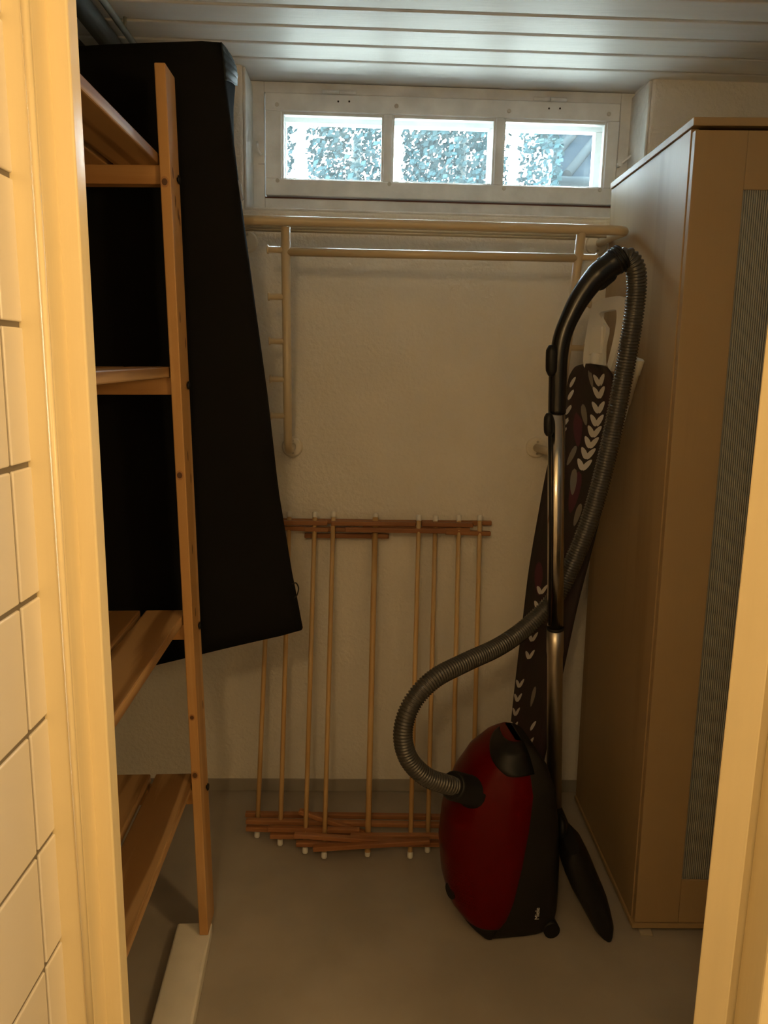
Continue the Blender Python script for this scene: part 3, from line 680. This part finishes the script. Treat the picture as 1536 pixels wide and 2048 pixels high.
# ------------------------------------------------------------------ ironing board leaning between wall and wardrobe
IB = thing('ironing_board', (.42, 2.12, 0), 'folded ironing board with dark leaf-patterned cover leaning behind the vacuum tube', 'ironing board')
YL, YR = 2.06, 1.86
Lc = [(1167, 728), (1151, 733), (1141, 747), (1135, 765), (1124, 830), (1109, 880), (1093, 939), (1076, 1030), (1058, 1135), (1046, 1232), (1033, 1340), (1021, 1451), (1012, 1560), (1011, 1625), (1028, 1672)]
Rc = [(1182, 727), (1201, 731), (1212, 742), (1218, 759), (1224, 830), (1219, 890), (1208, 950), (1192, 1030), (1167, 1129), (1145, 1215), (1120, 1330), (1094, 1451), (1072, 1560), (1062, 1640), (1046, 1702)]
Lp = spline([at(x, y, YL) for x, y in Lc], 4); Rp = spline([at(x, y, YR) for x, y in Rc], 4)
nrm = (Rp[28]-Lp[28]).cross(Lp[38]-Lp[18]).normalized()
if nrm.y > 0: nrm = -nrm
nc = 6
def cov(i, s_):                          # a point on the cover, i along, s_ across
    i = max(0, min(len(Lp)-1.001, i)); k = int(i); f_ = i-k
    a = Lp[k].lerp(Lp[k+1], f_); c = Rp[k].lerp(Rp[k+1], f_); return a.lerp(c, s_)
b = MB(); tb = .016; vs = []; n = len(Lp)
for i in range(n):
    for k in range(nc+1): vs.append(cov(i, k/nc)+nrm*(.004*math.sin(math.pi*k/nc)))
for i in range(n):
    for k in range(nc+1): vs.append(cov(i, k/nc)-nrm*tb)
w_ = nc+1; fs = []
for i in range(n-1):
    for k in range(nc):
        q = i*w_+k; fs.append((q, q+1, q+w_+1, q+w_)); q += n*w_; fs.append((q, q+w_, q+w_+1, q+1))
for i in range(n-1):
    for k in (0, nc): fs.append((i*w_+k, (i+1)*w_+k, (i+1)*w_+k+n*w_, i*w_+k+n*w_))
for k in range(nc):
    for i in (0, n-1): fs.append((i*w_+k, i*w_+k+1, i*w_+k+1+n*w_, i*w_+k+n*w_))
b.add(vs, fs, 0, True)
# printed leaves as part of the cover
def printed(i, s_, L_, wd, ang, mi):
    i += 8
    ctr = cov(i, s_)+nrm*(.0006+.004*math.sin(math.pi*s_)); ey = (cov(i+1, s_)-cov(i-1, s_)).normalized(); ex = (cov(i, s_+.05)-cov(i, s_-.05)).normalized()
    vs = []; m_ = 12
    for k in range(m_):
        t = 2*math.pi*k/m_; lx, ly = math.cos(t), math.sin(t)*(1-.25*math.cos(t))
        x, y = lx*L_, ly*wd; x, y = x*math.cos(ang)-y*math.sin(ang), x*math.sin(ang)+y*math.cos(ang)
        vs.append(ctr+ex*x+ey*y)
    b.add(vs, [tuple(range(m_))], mi, False)
def sprig(i0, i1, s0_, s1_, cnt, L_, side=0, mi=1):
    for k in range(cnt):
        t = k/(cnt-1); i = i0+(i1-i0)*t; s_ = s0_+(s1_-s0_)*t
        for sd_ in ((-1, 1) if side == 0 else (side,)):
            printed(i, s_+sd_*.055, L_, L_*.42, -.75*sd_ if sd_ > 0 else math.pi+.75, mi)
sprig(4, 15, .80, .66, 8, .020)
sprig(4, 14, .10, .06, 7, .018, 1)
sprig(26, 31, .35, .30, 5, .017)
sprig(33, 41, .14, .10, 9, .017)
sprig(36, 44, .62, .72, 8, .019, 1)
for (i, s_, L_, a, mi) in ((10, .42, .05, 1.2, 2), (18, .6, .055, 1.6, 2), (25, .25, .05, 1.3, 2), (24, .75, .05, 1.8, 2), (8, .5, .03, 1.1, 3), (14, .42, .028, 1.9, 3), (17, .55, .035, 1.4, 3), (20, .72, .03, 1.7, 3), (23, .6, .02, 1.2, 1), (38, .45, .03, 1.4, 3), (34, .55, .03, 1.7, 3), (3.5, .62, .025, 1.2, 3)):
    printed(i, s_, L_, L_*.36, a, mi)
b.build('board_cover', [CLOTH, LEAFW, LEAFP, LEAFG], IB)
# white iron rest at the top
def rest(x, y): 
    t = (x-1165)/85; return at(x, y, 1.975-.115*t)
b = MB(); outline = [(1172, 742), (1166, 722), (1172, 668), (1182, 618), (1192, 601), (1215, 595), (1240, 592), (1248, 600), (1247, 630), (1242, 668), (1232, 705), (1220, 742)]
hole = [(1206, 730), (1205, 722), (1206, 690), (1212, 655), (1196, 640), (1200, 625), (1215, 621), (1230, 619), (1233, 626), (1232, 645), (1226, 680), (1214, 730)]
O_ = spline([rest(*q) for q in outline], 3); H_ = spline([rest(*q) for q in hole], 3); n = len(O_); off = -nrm*.012
b.loft([O_, H_, [p+off for p in H_], [p+off for p in O_], O_], 0, caps=False, smooth=False, closed=False)
ir = b.build('iron_rest', WHITEP, IB, bevel=.003); ir['label'] = 'white plastic iron rest'
b = MB(); q = [rest(1184, 652)+nrm*.004, rest(1206, 652)+nrm*.004, rest(1204, 708)+nrm*.004, rest(1178, 710)+nrm*.004]; b.hexa([p+off*.9 for p in q]+q); b.build('heat_plate', WHITEP, ir, bevel=.003)
b = MB(); b.tube([rest(1192, 706), rest(1187, 745)], [.011, .012], 14); b.build('socket', WHITEP, ir)
# folded legs with white foot caps, behind the board
l0, l1 = at(1275, 718, 1.815), at(1092, 1372, 2.10)
b = MB(); e = (l1-l0).normalized(); b.tube([l0+e*.09, l1], .011, 14); lg = b.build('leg', WHITEP, IB)
b = MB(); b.tube([l0, l0+e*.002, l0+e*.035, l0+e*.037, l0+e*.11], [.0145, .0165, .0155, .0135, .0125], 16); k = b.build('foot_cap', mat('yellowed_plastic', (.74, .70, .58), .4), lg); k['label'] = 'off-white foot cap'
for o in (SU, WD):
    if '_loc' in o: del o['_loc']
